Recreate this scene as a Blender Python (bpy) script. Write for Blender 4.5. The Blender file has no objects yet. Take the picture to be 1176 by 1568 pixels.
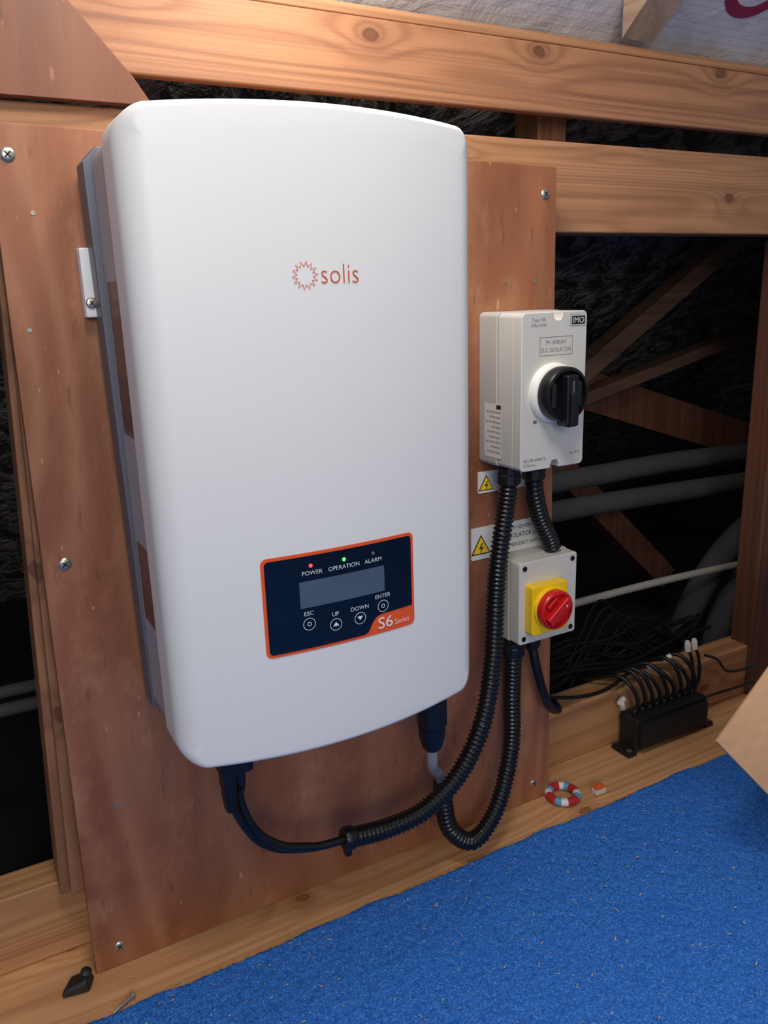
import bpy, math, random
from mathutils import Vector, Matrix
random.seed(7)
SC=bpy.context.scene
try:
    SC.view_settings.view_transform='Standard'
except Exception: pass

# ---------------------------------------------------------------- materials
def srgb(r,g,b):
    f=lambda c:(c/255/12.92) if c/255<=.04045 else ((c/255+.055)/1.055)**2.4
    return (f(r),f(g),f(b),1)
class NT:
    def __init__(s,name):
        s.m=bpy.data.materials.new(name); s.m.use_nodes=True
        s.t=s.m.node_tree; s.b=s.t.nodes['Principled BSDF']
    def n(s,typ,**k):
        x=s.t.nodes.new(typ)
        for a,v in k.items(): setattr(x,a,v)
        return x
    def l(s,a,b): s.t.links.new(a,b)
    def math(s,op,a,b=None,c=None):
        x=s.n('ShaderNodeMath',operation=op)
        for i,v in enumerate((a,b,c)):
            if v is None: continue
            if isinstance(v,(int,float)): x.inputs[i].default_value=v
            else: s.l(v,x.inputs[i])
        return x.outputs[0]
    def mix(s,fac,a,b):
        x=s.n('ShaderNodeMix',data_type='RGBA')
        if isinstance(fac,(int,float)): x.inputs[0].default_value=fac
        else: s.l(fac,x.inputs[0])
        for i,v in ((6,a),(7,b)):
            if isinstance(v,tuple): x.inputs[i].default_value=v
            else: s.l(v,x.inputs[i])
        return x.outputs[2]
    def ramp(s,fac,stops):
        x=s.n('ShaderNodeValToRGB'); e=x.color_ramp.elements
        while len(e)<len(stops): e.new(.5)
        for i,(p,c) in enumerate(stops): e[i].position=p; e[i].color=c
        s.l(fac,x.inputs[0]); return x.outputs[0]
    def coords(s,scale,loc=(0,0,0)):
        tc=s.n('ShaderNodeTexCoord'); mp=s.n('ShaderNodeMapping')
        mp.inputs['Scale'].default_value=scale; mp.inputs['Location'].default_value=loc
        s.l(tc.outputs['Object'],mp.inputs[0]); return mp.outputs[0]
    def noise(s,vec,scale=1,detail=3,rough=.5,dist=0):
        x=s.n('ShaderNodeTexNoise'); x.inputs['Scale'].default_value=scale
        x.inputs['Detail'].default_value=detail; x.inputs['Roughness'].default_value=rough
        x.inputs['Distortion'].default_value=dist
        s.l(vec,x.inputs['Vector']); return x.outputs[0]
    def bump(s,h,strength=.3,dist=.001):
        x=s.n('ShaderNodeBump'); x.inputs['Strength'].default_value=strength; x.inputs['Distance'].default_value=dist
        s.l(h,x.inputs['Height']); s.l(x.outputs[0],s.b.inputs['Normal'])

def plain(name,rgb,rough=.5,metal=0,emit=None,es=1,bump=0,bscale=600,var=.0,spec=.5,coat=0):
    N=NT(name); c=srgb(*rgb)
    N.b.inputs['Roughness'].default_value=rough; N.b.inputs['Metallic'].default_value=metal
    N.b.inputs['Specular IOR Level'].default_value=spec
    if coat: N.b.inputs['Coat Weight'].default_value=coat
    v=N.coords((1,1,1))
    nz=N.noise(v,bscale,2)
    if var:
        n2=N.noise(v,9,4)
        d=tuple(x*(1-var) for x in c[:3])+(1,)
        N.l(N.mix(n2,d,tuple(min(1,x*(1+var)) for x in c[:3])+(1,)),N.b.inputs['Base Color'])
    else: N.b.inputs['Base Color'].default_value=c
    if bump: N.bump(nz,bump,.0006)
    if emit:
        N.b.inputs['Emission Color'].default_value=srgb(*emit); N.b.inputs['Emission Strength'].default_value=es
    return N.m

def wood(name,light,dark,axis='x',seed=0,rings=8,across=13,knots=True,rough=.6,knotcol=(84,44,24),ks=1.0,al=.55,flat='y'):
    """plain-sawn softwood: long grain lines that bend round knots, fine fibres, blotches"""
    N=NT(name)
    sc={'x':(al,across,across),'z':(across,across,al),'y':(across,al,across)}[axis]
    v=N.coords(sc,(seed*3.1,seed*1.7,seed*2.3))
    n=N.noise(v,.6,1.5,.4,.15)
    d=None
    if knots:
        sp=N.n('ShaderNodeSeparateXYZ'); cb=N.n('ShaderNodeCombineXYZ')
        wob=N.noise(N.coords((40,40,40)),1,2)
        N.l(N.coords((1,1,1)),sp.inputs[0])
        other=[q for q in 'xyz' if q not in (axis,flat)][0]
        N.l(N.math('ADD',N.math('MULTIPLY_ADD',sp.outputs['xyz'.index(axis)],4.2*ks,seed*1.37),N.math('MULTIPLY',wob,.05)),cb.inputs[0])
        N.l(N.math('ADD',N.math('MULTIPLY_ADD',sp.outputs['xyz'.index(other)],6.6*ks,seed*.73+.2),N.math('MULTIPLY',wob,.07)),cb.inputs[1])
        vo=N.n('ShaderNodeTexVoronoi',voronoi_dimensions='2D'); vo.inputs['Scale'].default_value=1.0
        vo.inputs['Randomness'].default_value=1
        N.l(cb.outputs[0],vo.inputs['Vector'])
        d=vo.outputs['Distance']
        fall=N.math('MULTIPLY',N.math('POWER',2.718,N.math('MULTIPLY',d,-9.0)),.13)
        n2=N.math('ADD',n,fall)
    else: n2=n
    s=N.math('MULTIPLY_ADD',N.math('SINE',N.math('MULTIPLY',n2,rings*6.28*2.2)),.5,.5)
    s=N.math('POWER',s,2.2)
    fs=[c*16 if c>2 else c*6 for c in sc]
    fine=N.noise(N.coords(tuple(fs)),1,3,.65)
    mid=N.noise(N.coords(tuple([c*5 if c>2 else c*2.5 for c in sc])),1,3,.6)
    big=N.noise(N.coords((3,3,3),(seed,0,0)),1.2,3)
    L=srgb(*light); Dk=srgb(*dark)
    c=N.mix(N.math('MULTIPLY',s,.52),L,Dk)
    c=N.mix(N.math('MULTIPLY',fine,.4),c,Dk)
    mf=N.ramp(mid,[(.45,(0,0,0,1)),(.62,(1,1,1,1))])
    c=N.mix(N.math('MULTIPLY',mf,.40),c,tuple(x*.8 for x in Dk[:3])+(1,))
    c=N.mix(N.math('MULTIPLY',N.math('SUBTRACT',big,.38),.7),c,tuple(x*.5 for x in Dk[:3])+(1,))
    if knots:
        halo=N.ramp(d,[(0,(1,1,1,1)),(.04,(1,1,1,1)),(.14,(0,0,0,1))])
        c=N.mix(N.math('MULTIPLY',halo,.5),c,Dk)
        kf=N.ramp(d,[(0,(.8,.8,.8,1)),(.022,(.6,.6,.6,1)),(.034,(1,1,1,1)),(.048,(0,0,0,1))])
        c=N.mix(N.math('MULTIPLY',kf,.85),c,srgb(*knotcol))
    N.l(c,N.b.inputs['Base Color']); N.b.inputs['Roughness'].default_value=rough
    N.bump(fine,.4,.0008)
    return N.m

def plywood(name,base,dark,pale,seed=0):
    N=NT(name)
    v=N.coords((4,4,1.4),(seed,0,seed*2))
    a=N.noise(v,1.6,5,.6,1.2)
    s=N.math('MULTIPLY_ADD',N.math('SINE',N.math('MULTIPLY',N.noise(N.coords((2.6,2.6,.7),(seed,1,0)),1,2.5,.5,.8),95)),.5,.5)
    s=N.math('POWER',s,2.0)
    fine=N.noise(N.coords((330,330,16)),1,3,.65)
    a2=N.ramp(a,[(.32,(0,0,0,1)),(.66,(1,1,1,1))])
    c=N.mix(a2,srgb(*dark),srgb(*base))
    c=N.mix(N.math('MULTIPLY',s,.30),c,srgb(*pale))
    c=N.mix(N.math('MULTIPLY',fine,.48),c,srgb(*dark))
    blot=N.noise(N.coords((9,9,6),(seed*2,0,0)),1.3,5,.7)
    bf=N.ramp(blot,[(.0,(0,0,0,1)),(.54,(0,0,0,1)),(.68,(1,1,1,1))])
    c=N.mix(N.math('MULTIPLY',bf,.32),c,srgb(*pale))
    sc=N.noise(N.coords((150,150,46),(4,0,2)),1,2,.5)
    sf=N.ramp(sc,[(0,(0,0,0,1)),(.70,(0,0,0,1)),(.73,(1,1,1,1))])
    c=N.mix(N.math('MULTIPLY',sf,.5),c,tuple(min(1,x*1.25) for x in srgb(*pale)[:3])+(1,))
    dk=N.noise(N.coords((70,70,16),(9,0,1)),1,3,.6)
    kf=N.ramp(dk,[(0,(0,0,0,1)),(.62,(0,0,0,1)),(.70,(1,1,1,1))])
    c=N.mix(N.math('MULTIPLY',kf,.5),c,tuple(x*.5 for x in srgb(*dark)[:3])+(1,))
    N.l(c,N.b.inputs['Base Color'])
    N.l(N.math('MULTIPLY_ADD',a,.3,.32),N.b.inputs['Roughness'])
    N.bump(fine,.3,.0006)
    return N.m

M={}
M['rail']=wood('pine_rail',(202,146,102),(148,98,64),'x',2,11,across=17)
M['beam']=wood('pine_beam',(188,132,92),(130,82,54),'x',5.4,11,across=21,al=.35)
M['pale']=wood('pine_pale',(228,178,126),(186,126,80),'x',9,9,knotcol=(120,66,34),flat='z')
M['plate']=wood('pine_plate',(202,152,104),(156,104,66),'x',12,9)
M['stud']=wood('pine_stud',(164,114,78),(112,72,48),'z',4,8)
M['post']=wood('pine_post',(112,68,48),(76,45,33),'z',6,6,knots=False)
M['raft']=wood('pine_rafter',(206,176,150),(160,124,98),'y',3,6,flat='z',knots=False)
M['dimwood']=wood('pine_dim',(112,82,62),(70,50,38),'x',8,6,knots=False)
M['ply']=plywood('plywood_face',(174,110,74),(122,71,45),(200,148,110),1)
M['gusset']=plywood('plywood_gusset',(138,84,56),(104,62,40),(154,104,76),5)
M['dark']=plain('eaves_shade',(14,13,14),.9)  # shade of the unlit eaves, painted as a near-black colour
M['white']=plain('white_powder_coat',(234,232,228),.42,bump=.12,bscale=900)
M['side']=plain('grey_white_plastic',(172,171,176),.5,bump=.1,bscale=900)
M['sink']=plain('heatsink_grey',(104,106,116),.45,.3)
M['bracket']=plain('bracket_white',(228,228,226),.35)
M['label']=plain('rating_label_grey',(112,82,74),.35)
M['labeltxt']=plain('label_print',(58,40,36),.5)
M['orange']=plain('orange_print',(240,92,36),.35)
M['gloss']=plain('panel_gloss_black',(8,10,14),.05,coat=.6)
M['lcd']=plain('lcd_glass',(82,94,110),.10,var=.35,coat=.5)
M['wtxt']=plain('white_print',(238,240,242),.5)
M['logo']=plain('logo_red_orange',(206,84,52),.5)
M['ledr']=plain('led_red',(255,40,30),.3,emit=(255,50,30),es=4)
M['ledg']=plain('led_green',(40,230,60),.3,emit=(60,255,70),es=4)
M['isog']=plain('isolator_grey',(208,204,195),.45,bump=.1,bscale=800)
M['isog2']=plain('isolator_base_grey',(188,185,178),.5,bump=.1,bscale=800)
M['isow']=plain('collar_white',(230,227,218),.4)
M['black']=plain('black_plastic',(16,16,18),.38)
M['blackm']=plain('black_matte',(20,20,21),.6)
M['conduit']=plain('conduit_black',(17,17,19),.3)
M['cable']=plain('cable_black',(15,15,16),.42)
M['wire']=plain('wire_black',(12,12,12),.75,spec=.25)
M['gcable']=plain('cable_grey',(158,152,144),.5)
M['yellow']=plain('yellow_plastic',(250,205,20),.35)
M['red']=plain('red_plastic',(206,24,28),.32)
M['sign']=plain('sign_white',(222,220,214),.35)
M['ink']=plain('ink_dark',(36,36,38),.6)
M['inkg']=plain('ink_grey',(96,98,100),.6)
M['steel']=plain('zinc_steel',(190,188,176),.32,.9)
M['hole']=plain('screw_slot',(30,28,26),.7)
M['pipe']=plain('pipe_foam_grey',(68,66,67),.9,var=.3,spec=.2)
M['blue']=plain('ring_blue',(92,160,205),.5)
M['rred']=plain('ring_red',(186,40,38),.5)
M['rwhite']=plain('ring_white',(222,226,226),.5)
M['wago']=plain('connector_orange',(226,106,40),.3)
M['clear']=plain('connector_clear',(214,206,192),.2)
M['rubber']=plain('rubber_black',(26,26,26),.5,bump=.6,bscale=220)

# membrane; pale crinkle sheen painted into the colour ramp
N=NT('roof_membrane'); v=N.coords((5,5,5)); n=N.noise(v,2,6,.62,2.6)
N.l(N.ramp(n,[(0,srgb(50,47,47)),(.46,srgb(76,71,69)),(.56,srgb(160,150,145)),(.62,srgb(84,78,76)),(.8,srgb(176,166,160))]),N.b.inputs['Base Color'])
N.b.inputs['Roughness'].default_value=.35; N.bump(n,1,.05); M['memb']=N.m
# foil
N=NT('foil_insulation'); v=N.coords((1,1,1)); n=N.noise(v,14,5,.6,.5)
ck=N.n('ShaderNodeTexBrick'); ck.inputs['Scale'].default_value=60; ck.offset=0
ck.inputs['Color1'].default_value=(1,1,1,1);ck.inputs['Color2'].default_value=(1,1,1,1);ck.inputs['Mortar'].default_value=(.72,.72,.74,1)
ck.inputs['Mortar Size'].default_value=.02; ck.inputs['Brick Width'].default_value=.5; ck.inputs['Row Height'].default_value=.5
N.l(v,ck.inputs['Vector'])
base=N.ramp(n,[(.3,srgb(204,198,195)),(.7,srgb(240,235,231))])
mx=N.n('ShaderNodeMix',data_type='RGBA',blend_type='MULTIPLY'); mx.inputs[0].default_value=1
N.l(base,mx.inputs[6]); N.l(ck.outputs[0],mx.inputs[7]); N.l(mx.outputs[2],N.b.inputs['Base Color'])
N.b.inputs['Roughness'].default_value=.4; N.bump(n,.8,.006); M['foil']=N.m
# carpet
N=NT('blue_carpet'); v=N.coords((1,1,1)); n=N.noise(v,400,3,.7); b=N.noise(v,6,4,.6); n3=N.noise(v,130,3,.65)
c=N.ramp(n,[(.30,srgb(26,82,164)),(.52,srgb(52,120,212)),(.72,srgb(122,176,240))])
c=N.mix(N.math('MULTIPLY',b,.45),c,srgb(44,108,202))
dkf=N.ramp(n3,[(.33,(1,1,1,1)),(.5,(0,0,0,1))])
c=N.mix(N.math('MULTIPLY',dkf,.42),c,srgb(24,72,152))
N.l(c,N.b.inputs['Base Color']); N.b.inputs['Roughness'].default_value=.95; N.b.inputs['Specular IOR Level'].default_value=.15
N.bump(n3,.9,.0036); M['carpet']=N.m
# cardboard
N=NT('cardboard'); v=N.coords((60,60,60)); n=N.noise(v,1,3)
N.l(N.mix(n,srgb(196,150,112),srgb(214,168,128)),N.b.inputs['Base Color']); N.b.inputs['Roughness'].default_value=.8
wv=N.n('ShaderNodeTexWave'); wv.inputs['Scale'].default_value=2.2; N.l(v,wv.inputs['Vector'])
N.bump(wv.outputs[1],.15,.0008); M['card']=N.m

# ---------------------------------------------------------------- helpers
def link(o,parent=None):
    SC.collection.objects.link(o)
    if parent: o.parent=parent
    return o
def group(name):
    e=bpy.data.objects.new(name,None); e.empty_display_size=.05; SC.collection.objects.link(e); return e
def mesh(name,vs,fs,mat,parent=None,smooth=False,auto=None):
    me=bpy.data.meshes.new(name); me.from_pydata([tuple(v) for v in vs],[],fs); me.validate(); me.update()
    me.materials.append(mat)
    import bmesh
    bm=bmesh.new(); bm.from_mesh(me); bmesh.ops.recalc_face_normals(bm,faces=bm.faces); bm.to_mesh(me); bm.free()
    if smooth:
        for p in me.polygons: p.use_smooth=True
    o=link(bpy.data.objects.new(name,me),parent)
    if smooth and auto:
        me.set_sharp_from_angle(angle=math.radians(auto))
    return o
def bev(o,w,seg=2):
    if w:
        m=o.modifiers.new('bevel','BEVEL'); m.width=w; m.segments=seg; m.limit_method='ANGLE'; m.angle_limit=math.radians(35)
        for p in o.data.polygons: p.use_smooth=True
        try: m.harden_normals=True
        except: pass
    return o
def box(name,x0,x1,y0,y1,z0,z1,mat,parent=None,b=.0,seg=2):
    vs=[(x,y,z) for x in (x0,x1) for y in (y0,y1) for z in (z0,z1)]
    fs=[(0,1,3,2),(4,6,7,5),(0,4,5,1),(2,3,7,6),(0,2,6,4),(1,5,7,3)]
    return bev(mesh(name,vs,fs,mat,parent),b,seg)
def prism(name,pts,y0,y1,mat,parent=None,b=0,seg=2):
    n=len(pts)
    vs=[(x,y0,z) for x,z in pts]+[(x,y1,z) for x,z in pts]
    fs=[tuple(range(n)),tuple(range(2*n-1,n-1,-1))]+[(i,(i+1)%n,n+(i+1)%n,n+i) for i in range(n)]
    return bev(mesh(name,vs,fs,mat,parent),b,seg)
def rrect(x0,x1,z0,z1,r,n=6):
    out=[]
    for cx,cz,a in ((x1-r,z1-r,0),(x0+r,z1-r,90),(x0+r,z0+r,180),(x1-r,z0+r,270)):
        for i in range(n+1):
            t=math.radians(a+90*i/n); out.append((cx+r*math.cos(t),cz+r*math.sin(t)))
    return out
def lathe(name,c,prof,mat,parent=None,axis=(0,-1,0),n=40,auto=35,smooth=True):
    ax=Vector(axis).normalized(); a=ax.orthogonal().normalized(); b=ax.cross(a)
    vs=[];fs=[]
    for r,h in prof:
        for i in range(n):
            t=2*math.pi*i/n; vs.append(Vector(c)+ax*h+(a*math.cos(t)+b*math.sin(t))*r)
    for k in range(len(prof)-1):
        for i in range(n):
            j=(i+1)%n; fs.append((k*n+i,k*n+j,(k+1)*n+j,(k+1)*n+i))
    fs.append(tuple(range(n))); fs.append(tuple((len(prof)-1)*n+i for i in range(n)))
    return mesh(name,vs,fs,mat,parent,smooth,auto)
def spline(pts,step):
    P=[Vector(p) for p in pts]; P=[P[0]*2-P[1]]+P+[P[-1]*2-P[-2]]
    dense=[]
    for i in range(1,len(P)-2):
        for k in range(40):
            t=k/40; a,b,c,d=P[i-1],P[i],P[i+1],P[i+2]
            dense.append(.5*((2*b)+(c-a)*t+(2*a-5*b+4*c-d)*t*t+(3*b-a-3*c+d)*t**3))
    dense.append(P[-2])
    out=[dense[0]];acc=0;need=step
    for i in range(1,len(dense)):
        seg=(dense[i]-dense[i-1]);L=seg.length
        while L>0 and acc+L>=need:
            out.append(dense[i-1]+seg*((need-acc)/L)); need+=step
        acc+=L
    return out
def tube(name,pts,r,mat,parent=None,ribs=0,step=None,n=12):
    st=step or (ribs/6 if ribs else max(r*.8,.004))
    C=spline(pts,st)
    if len(C)<2: C=[Vector(pts[0]),Vector(pts[-1])]
    vs=[];fs=[];T=(C[1]-C[0]).normalized(); U=T.orthogonal().normalized()
    for i,c in enumerate(C):
        T=(C[min(i+1,len(C)-1)]-C[max(i-1,0)]).normalized()
        U=(U-T*U.dot(T)).normalized(); V=T.cross(U)
        rr=r
        if ribs:
            ph=(i*st/ribs)%1
            rr=r if ph<.5 else r*.84
        for k in range(n):
            t=2*math.pi*k/n; vs.append(c+(U*math.cos(t)+V*math.sin(t))*rr)
    for i in range(len(C)-1):
        for k in range(n):
            j=(k+1)%n; fs.append((i*n+k,i*n+j,(i+1)*n+j,(i+1)*n+k))
    fs.append(tuple(range(n-1,-1,-1))); fs.append(tuple((len(C)-1)*n+k for k in range(n)))
    return mesh(name,vs,fs,mat,parent,True,None if ribs else 50)
def text(name,body,x0,z0,h,mat,fn,parent,w=None,cx=None,off=0):
    """h = cap height; fn(s,t)->xyz"""
    cu=bpy.data.curves.new(name,'FONT'); cu.body=body; cu.size=1; cu.resolution_u=3; cu.offset=off
    o=bpy.data.objects.new(name+'_tmp',cu); SC.collection.objects.link(o)
    bpy.context.view_layer.update()
    me=bpy.data.meshes.new_from_object(o.evaluated_get(bpy.context.evaluated_depsgraph_get()))
    bpy.data.objects.remove(o)
    xs=[v.co.x for v in me.vertices]
    bx0,bx1=min(xs),max(xs)
    s=h/.69
    sx=s if w is None else w/(bx1-bx0)
    ox=x0 if cx is None else cx-(bx1-bx0)*sx/2
    for v in me.vertices:
        v.co=Vector(fn(ox+(v.co.x-bx0)*sx, z0+v.co.y*s))
    me.materials.clear(); me.materials.append(mat); me.name=name
    return link(bpy.data.objects.new(name,me),parent)
def surf(name,pts,mat,fn,parent):
    return mesh(name,[fn(s,t) for s,t in pts],[tuple(range(len(pts)))],mat,parent)
def screw(name,x,y,z,parent,r=.0062):
    lathe(name+'_head',(x,y,z),[(r*.98,0),(r,.0006),(r*.8,.0018),(r*.45,.0022)],M['steel'],parent,n=24)
    for a in (45,135):
        c,s=math.cos(math.radians(a)),math.sin(math.radians(a)); L=r*.55;W=r*.1
        vs=[(x+c*L-s*W,y-.0024,z+s*L+c*W),(x-c*L-s*W,y-.0024,z-s*L+c*W),(x-c*L+s*W,y-.0024,z-s*L-c*W),(x+c*L+s*W,y-.0024,z+s*L-c*W)]
        mesh(name+'_slot',vs,[(0,1,2,3)],M['hole'],parent)

# ---------------------------------------------------------------- room shell
FY=.045
g=group('floor')
import numpy as np
nx,ny=560,380
xs=np.linspace(-.45,1.5,nx); ys=np.linspace(-1.3,-.064,ny)
rng=np.random.default_rng(3)
jz=rng.random((nx,ny))*.0022
vs=[];fs=[]
for i in range(nx):
    for j in range(ny):
        yy=ys[j]
        if j==ny-1: yy+= .0035*math.sin(xs[i]*23)+.002*math.sin(xs[i]*71)+rng.random()*.0015
        zz=.0014+jz[i,j]
        if j==ny-1: zz=-.001
        vs.append((xs[i],yy,zz))
for i in range(nx-1):
    for j in range(ny-1):
        a=i*ny+j; fs.append((a,a+ny,a+ny+1,a+1))
mesh('carpet',vs,fs,M['carpet'],g,True)
box('subfloor',-3,4,-3,-.03,-.06,-.0185,M['carpet'],g)
box('carpet_outer',1.5,4,-3,-.066,-.018,.002,M['carpet'],g)
box('carpet_outer_b',-3,-.45,-3,-.066,-.018,.002,M['carpet'],g)
box('carpet_outer_c',-.45,1.5,-3,-1.3,-.018,.002,M['carpet'],g)
box('timber_sole_board',-2,3,-.09,.16,-.045,-.0012,M['pale'],g,.002)

# sawdust chips
vs=[];fs=[]
for k in range(420):
    x=random.uniform(.05,.86);y=-.07-abs(random.gauss(0,.22))
    if random.random()<.2: y=random.uniform(-.06,.03)
    a=random.uniform(0,3.14);L=random.uniform(.0006,.0024)*(1.5 if random.random()<.2 else 1);W=random.uniform(.0004,.0008);z=.0040 if y<-.066 else .0002
    c,s=math.cos(a),math.sin(a);b=len(vs)
    for u,v2 in ((-L,-W),(L,-W),(L,W),(-L,W)): vs.append((x+c*u-s*v2,y+s*u+c*v2,z+random.uniform(0,.0006)))
    fs.append((b,b+1,b+2,b+3))
mesh('sawdust',vs,fs,plain('sawdust_chips',(190,178,156),.9),None)

# wall framing
g=group('wall_back')
prism('mounting_board',[(.057,0),(.069,.873),(.69,.862),(.702,0)],0,.012,M['ply'],g,.0012,1)
box('top_rail',-1.5,2.5,FY,FY+.05,.7906,.900,M['rail'],g,.003)
box('sole_plate',-1.5,2.5,FY+.008,FY+.055,-.001,.094,M['plate'],g,.003)
prism('stud',[(.0352,.09),(.067,.80),(.11,.80),(.11,.09)],FY-.012,FY+.04,M['stud'],g,.002)
prism('stud_strip',[(.0455,.094),(.0715,.80),(.10,.80),(.10,.094)],FY-.024,FY-.013,M['stud'],g,.002)
box('stud_mid',.66,.698,.013,FY+.05,.0,.85,M['stud'],g,.002)
box('batten',.3,.36,.013,FY-.001,.0,.85,M['stud'],g)
box('post',1.20,1.30,FY+.001,FY+.046,.0,.785,M['post'],g,.003)
box('infill_panel_r',1.30,2.5,FY+.01,FY+.022,.0,.80,M['ply'],g)
box('infill_panel_l',-1.5,-.32,FY+.01,FY+.022,.0,.80,M['ply'],g)
box('post_l',-.32,-.26,FY,FY+.09,.09,.79,M['post'],g,.003)
box('noggin',.742,.79,.10,.15,.86,.98,M['stud'],g,.002)
for i,(x,z) in enumerate([(.084,.847),(.084,.477),(.085,.025),(.673,.831),(.673,.028)]): screw('board_screw',x,0,z,g)
for x,z in [(.098,.80),(.1,.20),(.615,.73),(.66,.73),(.082,.7)]:
    lathe('nail',(x,0,z),[(.002,0),(.002,.0006)],M['steel'],g,n=12)

g=group('timber_beam')
box('beam',-1.5,2.6,FY,FY+.016,.930,1.008,M['beam'],g,.003)
box('top_batten',-1.5,2.6,FY+.003,FY+.03,1.0085,1.020,M['rail'],g,.002)
g=group('plywood_gusset')
prism('gusset_plate',[(-.6,.9005),(.222,.9005),(.205,.925),(.152,.985),(.02,1.13),(-.6,1.13)],FY-.014,FY-.001,M['gusset'],g,.001,1)

# roof (ceiling) rising towards the room
g=group('ceiling')
def zr(y): return 1.100-.80*y
def slab(name,x0,x1,y0,y1,mat,off=0,th=.01):
    vs=[];
    for x in (x0,x1):
        for y in (y0,y1):
            for o in (off,off+th): vs.append((x,y,zr(y)+o))
    fs=[(0,1,3,2),(4,6,7,5),(0,4,5,1),(2,3,7,6),(0,2,6,4),(1,5,7,3)]
    return mesh(name,vs,fs,mat,g)
slab('foil',-1.5,2.6,-.62,.085,M['foil'])
slab('membrane',-1.5,3.2,.085,1.5,M['memb'],.0)
for x in (-.32,.22,.825,1.42,2.0):
    slab('rafter',x,x+.055,-.62,.04,M['raft'],-.044,.042)
def roofpt(s,t,o=.0015):
    y=.05-t*.78; return (s,y,zr(y)-o)
def arc(name,cx,ct,r,a0,a1,w,mat):
    n=24;vs=[];fs=[]
    for i in range(n+1):
        a=math.radians(a0+(a1-a0)*i/n)
        for rr in (r-w,r+w): vs.append(roofpt(cx+rr*math.cos(a),ct+rr*math.sin(a)))
    for i in range(n): fs.append((2*i,2*i+1,2*i+3,2*i+2))
    mesh(name,vs,fs,mat,g)
M['foilred']=plain('foil_print_red',(150,40,70),.5)
arc('print_arc',1.03,.075,.050,20,330,.008,M['foilred'])
text('print_text','INSULATION',.60,.066,.018,M['foilred'],lambda s,t:roofpt(s,t),g)
# eaves enclosure; unseen end planes added to keep world light out
g=group('wall_eaves')
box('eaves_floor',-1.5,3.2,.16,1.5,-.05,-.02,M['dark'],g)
box('eaves_blocker_l',-1.52,-1.5,FY+.03,1.5,-.05,1.1,M['dark'],g)
box('eaves_blocker_r',3.2,3.22,FY+.03,1.5,-.05,1.1,M['dark'],g)

# things in the eaves
g=group('roof_struts')
def strut(name,a,b,w,y0,th,mat):
    ax,az=a;bx,bz=b;d=Vector((bx-ax,bz-az)).normalized();n=Vector((-d.y,d.x))*w/2
    return prism(name,[(ax+n.x,az+n.y),(bx+n.x,bz+n.y),(bx-n.x,bz-n.y),(ax-n.x,az-n.y)],y0,y0+th,mat,g,.002)
strut('strut_a',(1.48,.845),(.98,.545),.034,.30,.04,M['dimwood'])
strut('strut_b',(1.60,.645),(.95,.505),.022,.31,.04,M['dimwood'])
strut('strut_c',(.95,.575),(1.70,.335),.075,.355,.03,M['post'])
strut('strut_d',(1.02,.40),(1.34,.10),.05,.36,.04,M['post'])
g=group('insulated_pipes')
tube('pipe_a',[(.72,.27,.395),(1.0,.27,.39),(1.3,.28,.386),(1.9,.28,.36)],.019,M['pipe'],g,n=20)
tube('pipe_b',[(.72,.25,.345),(1.0,.25,.342),(1.3,.26,.33),(1.9,.26,.31)],.019,M['pipe'],g,n=20)
tube('pipe_c',[(1.7,.22,.30),(1.48,.22,.27),(1.33,.22,.20),(1.24,.22,.09),(1.21,.22,-.02)],.026,M['pipe'],g,n=20)
tube('pipe_d',[(1.7,.20,.235),(1.48,.20,.205),(1.37,.20,.14),(1.31,.20,.06),(1.29,.20,-.02)],.026,M['pipe'],g,n=20)
tube('pipe_e',[(-1,.26,.243),(.02,.26,.243),(.5,.26,.24)],.008,M['pipe'],g)
tube('pipe_f',[(-1,.26,.218),(.02,.26,.218),(.5,.26,.22)],.009,M['pipe'],g)
tube('white_cable',[(.72,.18,.195),(.95,.18,.197),(1.16,.18,.194),(1.4,.18,.183),(1.7,.18,.16)],.0070,M['gcable'],g)
g=group('cable_bundle')
for k in range(30):
    x=random.uniform(.72,.80);z=random.uniform(.08,.13);pts=[]
    y=random.uniform(.112,.135)
    while x<1.19:
        pts.append((x,y+random.uniform(-.004,.02),max(.03,z+random.uniform(-.03,.035))))
        x+=random.uniform(.06,.13)
    if len(pts)>2: tube('wire',pts,random.uniform(.002,.0038),M['wire'],g,n=8,step=.008)
for k in range(6):
    a=random.uniform(.80,.95)
    tube('wire',[(a,.12,.12),(a+.06,.115,.15+.015*k),(a+.14,.115,.13),(a+.25,.12,.07)],.0022,M['wire'],g,n=8,step=.008)
tube('wire_front',[(.70,.05,.137),(.78,.038,.118),(.85,.04,.112),(.93,.06,.12)],.003,M['cable'],g,n=8)
tube('wire_front2',[(1.06,.03,.12),(1.09,.03,.105),(1.13,.035,.07),(1.2,.035,.06)],.0024,M['cable'],g,n=8)
tube('wire_front3',[(1.06,.03,.04),(1.10,.035,.035),(1.2,.035,.03)],.0024,M['cable'],g,n=8)

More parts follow.
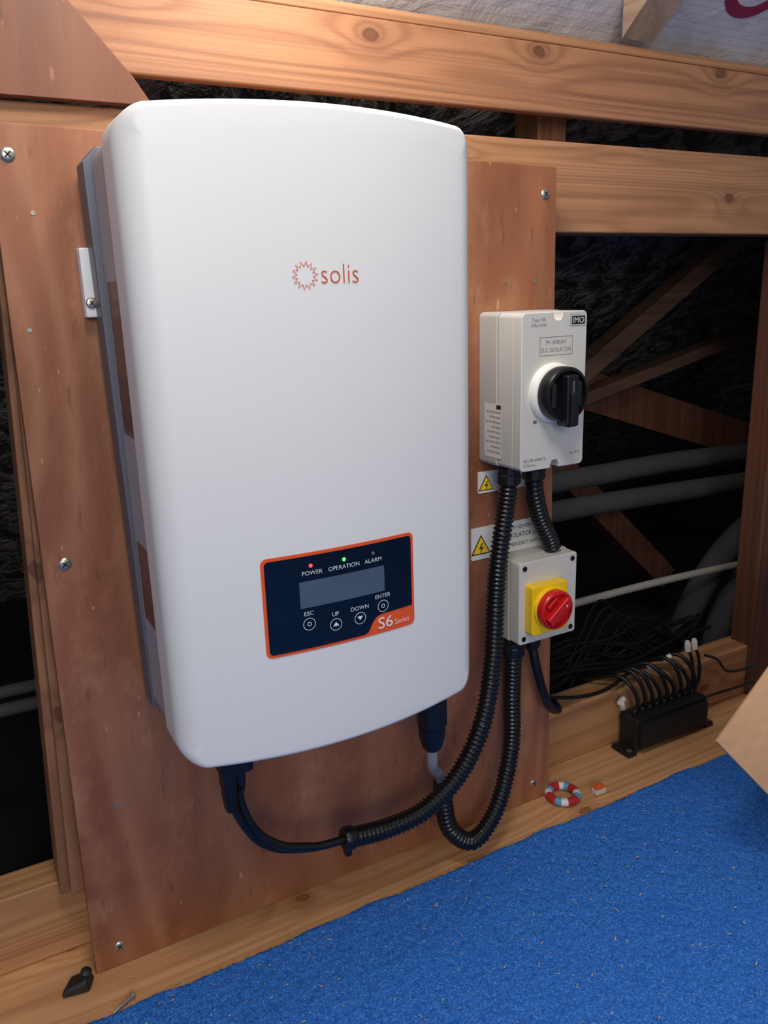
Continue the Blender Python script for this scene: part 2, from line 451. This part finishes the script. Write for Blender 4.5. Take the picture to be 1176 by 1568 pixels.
# ---------------------------------------------------------------- inverter
INV=group('solar_inverter')
XC,HX=.3045,.1615; ZC,HZ=.5860,.2770
def yf(x): return -(.150+.020*(1-((x-XC)/HX)**2))
ARCH=.008
def outline():
    pts=[];R=.024
    cs=[(1,1,0),(-1,1,90),(-1,-1,180),(1,-1,270)]
    def add(x,z,nx,nz): pts.append((x,z,nx,nz))
    for ci,(sx,sz,a0) in enumerate(cs):
        cx,cz=sx*(HX-R),sz*(HZ-R)
        for i in range(13):
            t=math.radians(a0+90*i/12); add(cx+R*math.cos(t),cz+R*math.sin(t),math.cos(t),math.sin(t))
        nxs=cs[(ci+1)%4]; ex,ez=nxs[0]*(HX-R),nxs[1]*(HZ-R)
        t=math.radians(a0+90); px,pz=cx+R*math.cos(t),cz+R*math.sin(t); qx,qz=ex+R*math.cos(t),ez+R*math.sin(t)
        for i in range(1,24):
            k=i/24; add(px+(qx-px)*k,pz+(qz-pz)*k,math.cos(t),math.sin(t))
    return pts
OUT=outline(); n=len(OUT)
def archz(x,z): return z+ARCH*(1-(x/HX)**2)*(z/HZ)
vs=[];fs=[]
RX,RZ=.021,.005
def ring(fun):
    for p in OUT: vs.append(fun(*p))
ring(lambda x,z,a,b:(XC+x-a*.003,-.098,ZC+archz(x,z)-b*.003))
ring(lambda x,z,a,b:(XC+x,-.100,ZC+archz(x,z)))
for k in range(0,11):
    th=math.radians(9*k)
    def fr(x,z,a,b):
        r=RX*a*a+RZ*b*b; x2=x-a*r*(1-math.cos(th)); z2=z-b*r*(1-math.cos(th))
        return (XC+x2,yf(XC+x2)+r*(1-math.sin(th)),ZC+archz(x2,z2))
    ring(fr)
base=vs[-n:]
for s in (.94,.85,.72,.56,.38,.2,.07):
    for p in base:
        x=XC+(p[0]-XC)*s; z=ZC+(p[2]-ZC)*s; vs.append((x,yf(x),z))
nr=len(vs)//n
for k in range(nr-1):
    for i in range(n):
        j=(i+1)%n; fs.append((k*n+i,k*n+j,(k+1)*n+j,(k+1)*n+i))
fs.append(tuple(range(n)))
fs.append(tuple((nr-1)*n+i for i in range(n)))
mesh('front_cover',vs,fs,M['white'],INV,True,50)
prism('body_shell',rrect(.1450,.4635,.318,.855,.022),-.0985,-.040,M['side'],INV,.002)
prism('back_plate',[(.1435,.322),(.4635,.322),(.4675,.84),(.455,.851),(.150,.851),(.1375,.838)],-.0398,-.010,M['sink'],INV,.0015)
for k in range(34):
    x=.165+k*.0085
    box('fin',x,x+.003,-.034,-.012,.316,.857,M['sink'],INV)
box('bracket_side',.1300,.150,-.016,-.011,.709,.770,M['bracket'],INV,.0015)
box('bracket_wall',.15,.45,-.0095,-.0005,.66,.80,M['bracket'],INV,.001)
box('bracket_flange',.1300,.150,-.010,-.0005,.709,.770,M['bracket'],INV,.001)
screw('bracket_screw',.1355,-.0165,.722,INV,.005)
sideX=.1446
def sf(s,t): return (sideX,-s,t)
surf('side_label_a',[(.050,.606),(.096,.606),(.096,.739),(.050,.739)],M['label'],sf,INV)
surf('side_label_b',[(.050,.425),(.096,.425),(.096,.503),(.050,.503)],M['label'],sf,INV)
for i in range(10):
    text('side_print','WARNING hot surface risk of electric shock'[:38-(i*5)%13],.611,.0,.0022,M['labeltxt'],lambda s,t,i=i:(sideX-.0003,-.093+i*.0044-t+.002,s),INV)
for i in range(9):
    text('side_print','CAUTION type tested CE'[:22-(i*3)%7],.430,.0,.0022,M['labeltxt'],lambda s,t,i=i:(sideX-.0003,-.093+i*.0048-t+.002,s),INV)

def ff(s,t,o=.0007): return (s,yf(s)-o,t)
def fo(o): return lambda s,t: ff(s,t,o)
lx,lz=.2805,.7385
vs=[];fs=[];NS=14
for i in range(NS*2):
    a=2*math.pi*i/(NS*2)+.1
    ro=.0120 if i%2==0 else .0078; ri=ro-.0010
    for r in (ri,ro): vs.append(ff(lx+r*math.cos(a),lz+r*math.sin(a)))
for i in range(NS*2):
    j=(i+1)%(NS*2); fs.append((2*i,2*i+1,2*j+1,2*j))
mesh('sun_logo',vs,fs,M['logo'],INV)
text('logo_text','solis',.2948,.7318,.0162,M['logo'],fo(.0008),INV,w=.0350,off=-.016)

def gridpanel(name,pts,mat,o):
    import bmesh
    bm=bmesh.new(); vv=[bm.verts.new((x,0,z)) for x,z in pts]; bm.faces.new(vv)
    x0=min(p[0] for p in pts);x1=max(p[0] for p in pts)
    k=x0+.006
    while k<x1-.002:
        bmesh.ops.bisect_plane(bm,geom=bm.verts[:]+bm.edges[:]+bm.faces[:],plane_co=(k,0,0),plane_no=(1,0,0)); k+=.006
    for v in bm.verts: v.co.y=yf(v.co.x)-o
    me=bpy.data.meshes.new(name); bm.to_mesh(me); bm.free(); me.materials.append(mat)
    for p in me.polygons: p.use_smooth=True
    return link(bpy.data.objects.new(name,me),INV)
gridpanel('panel_border',rrect(.2245,.3800,.4055,.5005,.006),M['orange'],.0006)
pb=rrect(.2275,.3770,.4085,.4975,.004)
pb=pb[:21]+[(.2315,.4085),(.322,.4085),(.3265,.4105),(.3315,.4195),(.336,.4240),(.341,.4255),(.3770,.4262)]
gridpanel('panel_glass',pb,M['gloss'],.0012)
gridpanel('lcd',rrect(.2585,.3455,.4485,.4740,.001),M['lcd'],.0015)
for i,(x,m) in enumerate(((.2705,'ledr'),(.3035,'ledg'),(.334,'inkg'))):
    lathe('led',(x,yf(x)-.0012,.4880),[(.0018,0),(.0016,.0005),(.0008,.0008)],M[m],INV,n=16)
for s,cx,z in (('POWER',.2715,.4795),('OPERATION',.3030,.4795),('ALARM',.3335,.4795)):
    text('panel_print',s,0,z,.0040,M['wtxt'],fo(.0018),INV,cx=cx,off=-.008)
def ringp(name,cx,cz,r,w,mat,o):
    vs=[];fs=[];k=28
    for i in range(k):
        a=2*math.pi*i/k
        for rr in (r-w,r): vs.append(ff(cx+rr*math.cos(a),cz+rr*math.sin(a),o))
    for i in range(k):
        j=(i+1)%k; fs.append((2*i,2*i+1,2*j+1,2*j))
    mesh(name,vs,fs,mat,INV)
for s,cx,cz in (('ESC',.266,.4325),('UP',.2922,.4265),('DOWN',.3175,.4270),('ENTER',.3430,.4335)):
    ringp('button_ring',cx,cz,.0060,.0005,M['wtxt'],.0018)
    text('panel_print',s,0,cz+.0085,.0040,M['wtxt'],fo(.0018),INV,cx=cx,off=-.008)
surf('arrow_up',[(.2892,.4250),(.2952,.4250),(.2922,.4290)],M['wtxt'],fo(.0018),INV)
surf('arrow_dn',[(.3145,.4290),(.3205,.4290),(.3175,.4250)],M['wtxt'],fo(.0018),INV)
ringp('esc_mark',.266,.4325,.0020,.0006,M['wtxt'],.0018)
ringp('ent_mark',.3430,.4335,.0020,.0006,M['wtxt'],.0018)
text('s_mark','S6',.3370,.4108,.0115,M['wtxt'],fo(.0018),INV,w=.0165)
text('series_mark','Series',.3560,.4112,.0055,M['wtxt'],fo(.0018),INV,w=.0165,off=-.008)
def gland(cx,cy,ztop,zbot,r,parent,name='gland'):
    H=ztop-zbot
    lathe(name+'_body',(cx,cy,ztop),[(r*.92,0),(r*.92,H*.42),(r*.85,H*.44),(r*.85,H*.5)],M['black'],parent,axis=(0,0,-1),n=32)
    lathe(name+'_nut',(cx,cy,ztop-H*.45),[(r*1.0,0),(r*1.08,.001),(r*1.08,H*.26),(r*.95,H*.30)],M['black'],parent,axis=(0,0,-1),n=8,smooth=False)
    lathe(name+'_dome',(cx,cy,ztop-H*.74),[(r*.95,0),(r*.93,H*.1),(r*.72,H*.22),(r*.5,H*.26)],M['black'],parent,axis=(0,0,-1),n=32)
gland(.434,-.108,.335,.217,.0165,INV,'ac_gland')
for dx,dz in ((-.0075,0),(.0075,.006)):
    gland(.206+dx,-.088+dx,.335,.215+dz,.0085,INV,'dc_plug')
box('dc_socket',.190,.224,-.104,-.070,.258,.330,M['black'],INV,.003)

# ---------------------------------------------------------------- conduits
g=group('flexible_conduit')
tube('conduit',[(.592,-.04,.500),(.588,-.04,.465),(.575,-.045,.41),(.566,-.05,.352),(.5465,-.07,.278),(.517,-.09,.216),(.481,-.094,.162),(.432,-.094,.130),(.383,-.09,.121),(.330,-.09,.127)],.0118,M['conduit'],g,ribs=.0056,n=20)
lathe('end_tape',(.338,-.09,.1265),[(.0125,0),(.0135,.002),(.0135,.010),(.012,.013)],M['black'],g,axis=(-1,0,.1),n=24)
box('zip_tie',.326,.334,-.094,-.086,.106,.116,M['black'],g,.001)
tube('dc_cable',[(.335,-.09,.127),(.30,-.09,.130),(.281,-.09,.136),(.255,-.09,.147),(.233,-.09,.166),(.219,-.09,.190),(.212,-.088,.215),(.210,-.088,.235)],.0048,M['cable'],g)
tube('dc_cable_b',[(.335,-.084,.123),(.30,-.084,.125),(.278,-.085,.131),(.250,-.085,.142),(.228,-.088,.162),(.212,-.092,.19),(.203,-.094,.215),(.200,-.094,.235)],.0042,M['cable'],g)
lathe('conduit_gland',(.592,-.04,.515),[(.0135,0),(.0135,.008),(.0145,.009),(.0145,.02),(.012,.022)],M['black'],g,axis=(0,0,-1),n=12,smooth=False)
g=group('flexible_conduit')
tube('conduit',[(.634,-.035,.500),(.637,-.034,.475),(.650,-.03,.440),(.668,-.028,.408),(.674,-.028,.3925)],.0118,M['conduit'],g,ribs=.0056,n=20)
lathe('conduit_gland',(.634,-.035,.515),[(.0135,0),(.0135,.008),(.0145,.009),(.0145,.02),(.012,.022)],M['black'],g,axis=(0,0,-1),n=12,smooth=False)
g=group('flexible_conduit')
tube('conduit',[(.613,-.025,.265),(.608,-.030,.20),(.598,-.042,.130),(.562,-.060,.064),(.520,-.066,.034),(.490,-.058,.058),(.484,-.052,.10),(.484,-.050,.128)],.0118,M['conduit'],g,ribs=.0056,n=20)
lathe('conduit_gland',(.614,-.025,.277),[(.0135,0),(.0135,.008),(.0145,.009),(.0145,.02),(.012,.022)],M['black'],g,axis=(0,0,-1),n=12,smooth=False)
tube('grey_cable',[(.484,-.050,.12),(.475,-.058,.142),(.456,-.074,.166),(.440,-.098,.192),(.434,-.108,.225)],.0066,M['gcable'],g)
g=group('black_cable')
tube('cable',[(.645,-.025,.262),(.648,-.03,.235),(.660,-.03,.195),(.680,-.022,.160),(.708,-.008,.140),(.722,.02,.136)],.0062,M['cable'],g)
lathe('gland',(.645,-.025,.277),[(.010,0),(.011,.002),(.011,.012),(.0075,.02)],M['black'],g,axis=(0,0,-1),n=16)

# ---------------------------------------------------------------- DC isolator
DC=group('rotary_isolator_switch')
x0,x1,z0,z1=.576,.672,.516,.697
prism('base',rrect(x0,x1,z0,z1,.006),-.036,-.0005,M['isog2'],DC,.0012)
cx=(x0+x1)/2
def notched(x0,x1,z0,z1,r,nw,nh,cxs):
    pts=[]
    pts+= [(x1-r+r*math.cos(math.radians(a)),z1-r+r*math.sin(math.radians(a))) for a in range(0,91,15)]
    pts+=[(cxs+nw,z1),(cxs+nw,z1-nh*.5),(cxs+nw*.6,z1-nh),(cxs-nw*.6,z1-nh),(cxs-nw,z1-nh*.5),(cxs-nw,z1)]
    pts+=[(x0+r+r*math.cos(math.radians(a)),z1-r+r*math.sin(math.radians(a))) for a in range(90,181,15)]
    pts+=[(x0+r+r*math.cos(math.radians(a)),z0+r+r*math.sin(math.radians(a))) for a in range(180,271,15)]
    pts+=[(cxs-nw,z0),(cxs-nw,z0+nh*.5),(cxs-nw*.6,z0+nh),(cxs+nw*.6,z0+nh),(cxs+nw,z0+nh*.5),(cxs+nw,z0)]
    pts+=[(x1-r+r*math.cos(math.radians(a)),z0+r+r*math.sin(math.radians(a))) for a in range(270,361,15)]
    return pts
prism('cover',rrect(x0+.0006,x1-.0006,z0+.0006,z1-.0006,.006),-.066,-.0375,M['isog'],DC,.001)
prism('cover_front',notched(x0+.0006,x1-.0006,z0+.0006,z1-.0006,.006,.0062,.009,cx+.004),-.081,-.0655,M['isog'],DC,.0012)
prism('seam',rrect(x0+.002,x1-.002,z0+.002,z1-.002,.006),-.0378,-.0358,M['inkg'],DC)
for z in (z1-.006,z0+.006): lathe('cover_screw',(cx+.004,-.0665,z),[(.0032,0),(.0032,.003)],M['steel'],DC,n=16)
def df(s,t): return (s,-.0813,t)
text('print','Type 4X',.590,.6865,.0040,M['inkg'],df,DC,off=-.01); text('print','IP66 NW',.590,.6805,.0040,M['inkg'],df,DC,off=-.01)
surf('brand_plate',[(.6460,.6795),(.6695,.6795),(.6695,.6925),(.6460,.6925)],M['inkg'],df,DC)
surf('brand_plate_in',[(.6465,.680),(.6690,.680),(.6690,.692),(.6465,.692)],M['sign'],lambda s,t:(s,-.0814,t),DC)
surf('brand_plate_in2',[(.6477,.6812),(.6678,.6812),(.6678,.6908),(.6477,.6908)],M['ink'],lambda s,t:(s,-.0815,t),DC)
text('brand_txt','IMO',.6495,.6828,.0066,M['sign'],lambda s,t:(s,-.0817,t),DC,w=.0165)
for a,b,c,d in ((.602,.650,.6685,.6690),(.602,.650,.6480,.6485),(.602,.6025,.648,.669),(.6495,.650,.648,.669)):
    surf('print_frame',[(a,c),(b,c),(b,d),(a,d)],M['inkg'],df,DC)
text('print','PV ARRAY',0,.6605,.0046,M['inkg'],df,DC,cx=.626,off=-.01); text('print','D.C ISOLATOR',0,.6520,.0046,M['inkg'],df,DC,cx=.626,off=-.01)
text('print','IEC/AS 60947.3',.5815,.5275,.0036,M['ink'],df,DC,off=-.01); text('print','SI Series',.5815,.5220,.0036,M['ink'],df,DC,off=-.01)
text('print','DC-PV2',.650,.5300,.0033,M['ink'],df,DC,off=-.01)
kx,kz=.6225,.6055
lathe('knob_collar',(kx-.001,-.081,kz),[(.0345,0),(.0345,.004),(.0325,.0075),(.0285,.0095)],M['isow'],DC,n=64)
lathe('knob_dial',(kx,-.0905,kz),[(.0290,0),(.0308,.001),(.0312,.004),(.0312,.0150),(.0300,.0170),(.0270,.0175),(.0262,.0120),(.0255,.0085),(.0240,.0080)],M['black'],DC,n=64)
prism('knob_grip',[(kx-.0085,kz+.0225),(kx+.0085,kz+.0225),(kx+.0075,kz-.028),(kx+.0085,kz-.033),(kx+.006,kz-.036),(kx-.006,kz-.036),(kx-.0085,kz-.033),(kx-.0075,kz-.028)],-.1160,-.0975,M['black'],DC,.002)
prism('grip_step',[(kx-.0055,kz+.003),(kx+.0055,kz+.003),(kx+.0050,kz-.034),(kx-.0050,kz-.034)],-.1205,-.1158,M['black'],DC,.0012)
prism('grip_groove',[(kx-.0010,kz+.016),(kx+.0010,kz+.016),(kx+.0010,kz-.000),(kx-.0010,kz-.000)],-.1166,-.1155,M['inkg'],DC)
for dx in (-.0185,.0185):
    prism('dial_wing',[(kx+dx-.003,kz+.014),(kx+dx+.003,kz+.014),(kx+dx+.003,kz-.014),(kx+dx-.003,kz-.014)],-.1065,-.0975,M['blackm'],DC,.001)
surf('lock_mark',[(.5945,.572),(.5995,.572),(.5995,.5755),(.5945,.5755)],M['inkg'],df,DC)
surf('side_label',[(.012,.527),(.046,.527),(.046,.592),(.012,.592)],M['sign'],lambda s,t:(x0-.0003,-s,t),DC)
surf('side_bar',[(.036,.586),(.045,.586),(.045,.591),(.036,.591)],M['ink'],lambda s,t:(x0-.0005,-s,t),DC)
for i in range(9):
    L=(.028,.022,.03,.018,.026,.024,.03,.02,.027)[i]; zz=.581-i*.006
    text('side_print','SOLAR SWITCH 32A 1000V'[:int(L*600)],0,zz,.0024,M['ink'],lambda s,t:(x0-.0006,-.0445+s,t),DC,w=L)

# ---------------------------------------------------------------- warning signs
def triangle(cx,cz,r,y,g):
    P=lambda k,o:[(cx+k*math.cos(math.radians(a)),y-o,cz+k*math.sin(math.radians(a))) for a in (90,210,330)]
    mesh('triangle_border',P(r,.0),[(0,1,2)],M['ink'],g); mesh('triangle_fill',P(r*.82,.0003),[(0,1,2)],M['yellow'],g)
    b=[(.1,.45),(-.22,-.02),(.02,-.02),(-.12,-.42),(.24,.1),(0,.1),(.2,.45)]
    mesh('bolt',[(cx+p*r,y-.0006,cz-.05*r+q*r) for p,q in b],[tuple(range(7))],M['ink'],g)
g=group('warning_sign')
prism('plate',rrect(.5635,.686,.389,.4315,.002),-.0015,0,M['sign'],g)
triangle(.578,.4045,.0175,-.0018,g)
for i,s in enumerate(('PV GENERATOR','ISOLATOR (AC)','EMERGENCY SWITCH')):
    text('sign_print',s,0,.4205-i*.0115,.0050 if i!=1 else .0065,M['ink'],lambda s_,t:(s_,-.0018,t),g,cx=.650,w=(.046,.054,.058)[i])
g=group('warning_sign')
prism('plate',rrect(.574,.650,.476,.5035,.002),-.0015,0,M['sign'],g)
triangle(.586,.486,.0135,-.0018,g)
text('sign_print','PV ISOLATOR (DC)',0,.486,.005,M['ink'],lambda s_,t:(s_,-.0018,t),g,cx=.625,w=.04)

# ---------------------------------------------------------------- AC isolator
AC=group('emergency_switch')
x0,x1,z0,z1=.604,.700,.2775,.391
prism('base',rrect(x0,x1,z0,z1,.004),-.026,-.0005,M['isog2'],AC,.001)
prism('cover',rrect(x0+.001,x1-.001,z0+.001,z1-.001,.004),-.047,-.0268,M['isog'],AC,.0015)
for x in (x0+.009,x1-.009):
    for z in (z0+.009,z1-.009):
        lathe('corner_screw',(x,-.0472,z),[(.0035,0),(.0035,.0006)],M['black'],AC,n=20)
prism('yellow_plate',rrect(.614,.672,.295,.361,.004),-.062,-.0468,M['yellow'],AC,.0015)
kx,kz=.6430,.3295
lathe('yellow_collar',(kx,-.062,kz),[(.0275,0),(.027,.003),(.026,.004)],M['yellow'],AC,n=48)
lathe('red_dial',(kx,-.066,kz),[(.0245,0),(.0255,.001),(.0255,.009),(.0240,.011),(.0220,.0115),(.0210,.0070),(.020,.006)],M['red'],AC,n=64)
a=math.radians(38); ux,uz=math.cos(a),math.sin(a)
def rp(p,q): return (kx+ux*p-uz*q,kz+uz*p+ux*q)
prism('red_grip',[rp(-.0205,-.0065),rp(.0205,-.0065),rp(.0205,.0065),rp(-.0205,.0065)],-.0835,-.0715,M['red'],AC,.0018)
prism('red_grip_slot',[rp(-.014,-.0007),rp(.014,-.0007),rp(.014,.0007),rp(-.014,.0007)],-.0840,-.0830,M['rred'],AC)
prism('red_grip_mark',[rp(.010,-.0020),rp(.0125,0),rp(.010,.0020)],-.0841,-.0832,M['rwhite'],AC)
for q in (-.0135,.0135):
    prism('red_wing',[rp(-.009,q-.0025),rp(.009,q-.0025),rp(.009,q+.0025),rp(-.009,q+.0025)],-.0775,-.0715,M['red'],AC,.001)

# ---------------------------------------------------------------- terminal block on the ledge
TB=group('cable_junction_box')
bx0,bx1=.886,1.046
prism('case',[(bx0,.004),(bx1,.004),(bx1,.056),(bx1-.004,.060),(bx0+.004,.060),(bx0,.056)],.008,.044,M['blackm'],TB,.0015)
box('lid',bx0+.006,bx1-.006,.0,.0085,.012,.052,M['blackm'],TB,.001)
for x in (bx0-.008,bx1+.008):
    box('foot',x-.009,x+.009,.006,.044,-.0005,.007,M['blackm'],TB,.001)
    lathe('foot_screw',(x,.014,.007),[(.0045,0),(.0045,.0012),(.002,.002)],M['steel'],TB,axis=(0,0,1),n=16)
for i in range(9):
    x=bx0+.014+i*.0165
    lathe('port',(x,.028,.060),[(.0058,0),(.0058,.006),(.0045,.008)],M['black'],TB,axis=(0,0,1),n=16)
    h=random.uniform(-.004,.010); sx=random.uniform(-.026,-.014)
    tube('lead',[(x,.028,.064),(x+.001,.024,.082),(x+sx*.5,.030,.106+h),(x+sx*1.1,.050,.119+h),(x+sx*2,.080,.110),(x+sx*2.6,.108,.098)],.0033,M['cable'],TB,n=10,step=.004)
for (x,y,z,a) in ((.872,.036,.080,.3),(.880,.034,.072,-.3),(.955,.05,.116,-.5),(.988,.052,.118,.4)):
    lathe('clear_connector',(x,y,z),[(.0035,0),(.005,.002),(.005,.012),(.0035,.016)],M['clear'],TB,axis=(a,-.2,.5),n=12)
for x in (1.024,1.040):
    tube('plug_lead',[(x,.03,.06),(x+.004,.026,.09),(x+.004,.030,.120),(x,.036,.140)],.0028,M['cable'],TB,n=10)
    lathe('white_plug',(x,.036,.134),[(.004,0),(.0052,.001),(.0052,.015),(.0035,.019)],M['clear'],TB,axis=(-.15,0,1),n=14)

# ---------------------------------------------------------------- small things
g=group('lifebuoy_keyring')
R,r=.0205,.0058;NS=16
for k in range(NS):
    vs=[];fs=[];m=6;q=14
    for i in range(m+1):
        a=2*math.pi*(k+i/m)/NS
        for j in range(q):
            b=2*math.pi*j/q; vs.append((.713+(R+r*math.cos(b))*math.cos(a),-.018+(R+r*math.cos(b))*math.sin(a),.0062+r*math.sin(b)))
    for i in range(m):
        for j in range(q): fs.append((i*q+j,i*q+(j+1)%q,(i+1)*q+(j+1)%q,(i+1)*q+j))
    mesh('segment',vs,fs,(M['rred'],M['blue'],M['rwhite'],M['rred'])[k%4],g,True)
g=group('wire_connector')
box('shell',.757,.776,-.042,-.030,.0,.008,M['clear'],g,.001)
prism('levers',[(.758,.0082),(.775,.0082),(.775,.011),(.766,.016),(.758,.012)],-.041,-.036,M['wago'],g,.0005)
prism('levers_b',[(.758,.0082),(.775,.0082),(.775,.011),(.762,.014),(.758,.012)],-.035,-.031,M['wago'],g,.0005)
g=group('rubber_block')
vs=[];
for (dx,dy,dz) in [(-.020,-.010,0),(.011,-.016,0),(.020,.004,0),(-.004,.011,0),(-.016,-.008,.008),(.008,-.012,.013),(.015,.002,.016),(-.005,.008,.010)]:
    vs.append((.036+dx,-.006+dy,dz))
o=mesh('rubber',vs,[(0,1,2,3),(4,5,6,7),(0,1,5,4),(1,2,6,5),(2,3,7,6),(3,0,4,7)],M['rubber'],g); bev(o,.0035,3)
lathe('rubber_boss',(.046,-.006,.012),[(.006,0),(.006,.004),(.003,.006)],M['rubber'],g,axis=(.2,-.3,1),n=14)
g=group('loose_screw')
lathe('shaft',(.086,-.053,.004),[(.0022,0),(.0022,.008),(.0012,.024),(.0003,.027)],M['steel'],g,axis=(-.9,-.5,0),n=14)
lathe('head',(.086,-.053,.004),[(.0042,0),(.0042,.0012),(.0022,.003)],M['steel'],g,axis=(-.9,-.5,0),n=18)

# cardboard box
g=group('cardboard_box')
C=[(.95,-.22),(1.02,-.38),(1.33,-.245),(1.26,-.085)]
vs=[(x,y,z) for z in (.006,.33) for x,y in C]
o=mesh('carton',vs,[(0,1,2,3),(0,1,5,4),(1,2,6,5),(2,3,7,6),(3,0,4,7)],M['card'],g)
m=o.modifiers.new('s','SOLIDIFY'); m.thickness=.004; m.offset=-1
A=Vector((.735,-.25,.204));A2=Vector((.86,-.33,.045));H1=Vector((.95,-.22,.33));H2=Vector((1.02,-.38,.33))
vs=[];fs=[];K=10
for i in range(K+1):
    for j in range(K+1):
        u,v=i/K,j/K; vs.append((A*(1-u)+H1*u)*(1-v)+(A2*(1-u)+H2*u)*v)
for i in range(K):
    for j in range(K):
        a=i*(K+1)+j; fs.append((a,a+1,a+K+2,a+K+1))
o=mesh('flap',vs,fs,M['card'],g); m=o.modifiers.new('s','SOLIDIFY'); m.thickness=.004
o=mesh('flap_back',[(1.26,-.085,.33),(1.33,-.245,.33),(1.46,-.19,.20),(1.39,-.03,.20)],[(0,1,2,3)],M['card'],g); m=o.modifiers.new('s','SOLIDIFY'); m.thickness=.004

# ---------------------------------------------------------------- lights
def area(name,loc,target,size,power,color=(1,1,1)):
    l=bpy.data.lights.new(name,'AREA'); l.energy=power; l.size=size; l.color=color
    o=bpy.data.objects.new(name,l); o.location=loc
    o.rotation_euler=(Vector(target)-Vector(loc)).to_track_quat('-Z','Y').to_euler(); SC.collection.objects.link(o)
area('loft_light',(.15,-.62,1.40),(.5,0,.3),.22,4.6,(1,.96,.91))
area('ridge_light',(.34,-.13,1.15),(.40,-.20,0),.18,2.6,(1,.96,.92))
area('hatch_daylight',(-.4,-2.2,1.2),(.4,0,.5),.8,14,(1,.985,.965))
w=bpy.data.worlds.new('World'); SC.world=w; w.use_nodes=True
w.node_tree.nodes['Background'].inputs[0].default_value=(.92,.94,1,1)
w.node_tree.nodes['Background'].inputs[1].default_value=.25

# ---------------------------------------------------------------- camera
cd=bpy.data.cameras.new('Camera'); cam=bpy.data.objects.new('Camera',cd); SC.collection.objects.link(cam)
R_=Vector((0.8744,-0.4841,-0.0307)).normalized(); F_=Vector((0.4606,0.8484,-0.2608)).normalized()
U_=R_.cross(F_).normalized(); R_=F_.cross(U_).normalized()
mt=Matrix((R_,U_,-F_)).transposed().to_4x4(); mt.translation=Vector((0,-.81,.7225)); cam.matrix_world=mt
cd.sensor_fit='HORIZONTAL'; cd.sensor_width=36; cd.lens=36*1240/1176; cd.clip_start=.01
SC.camera=cam
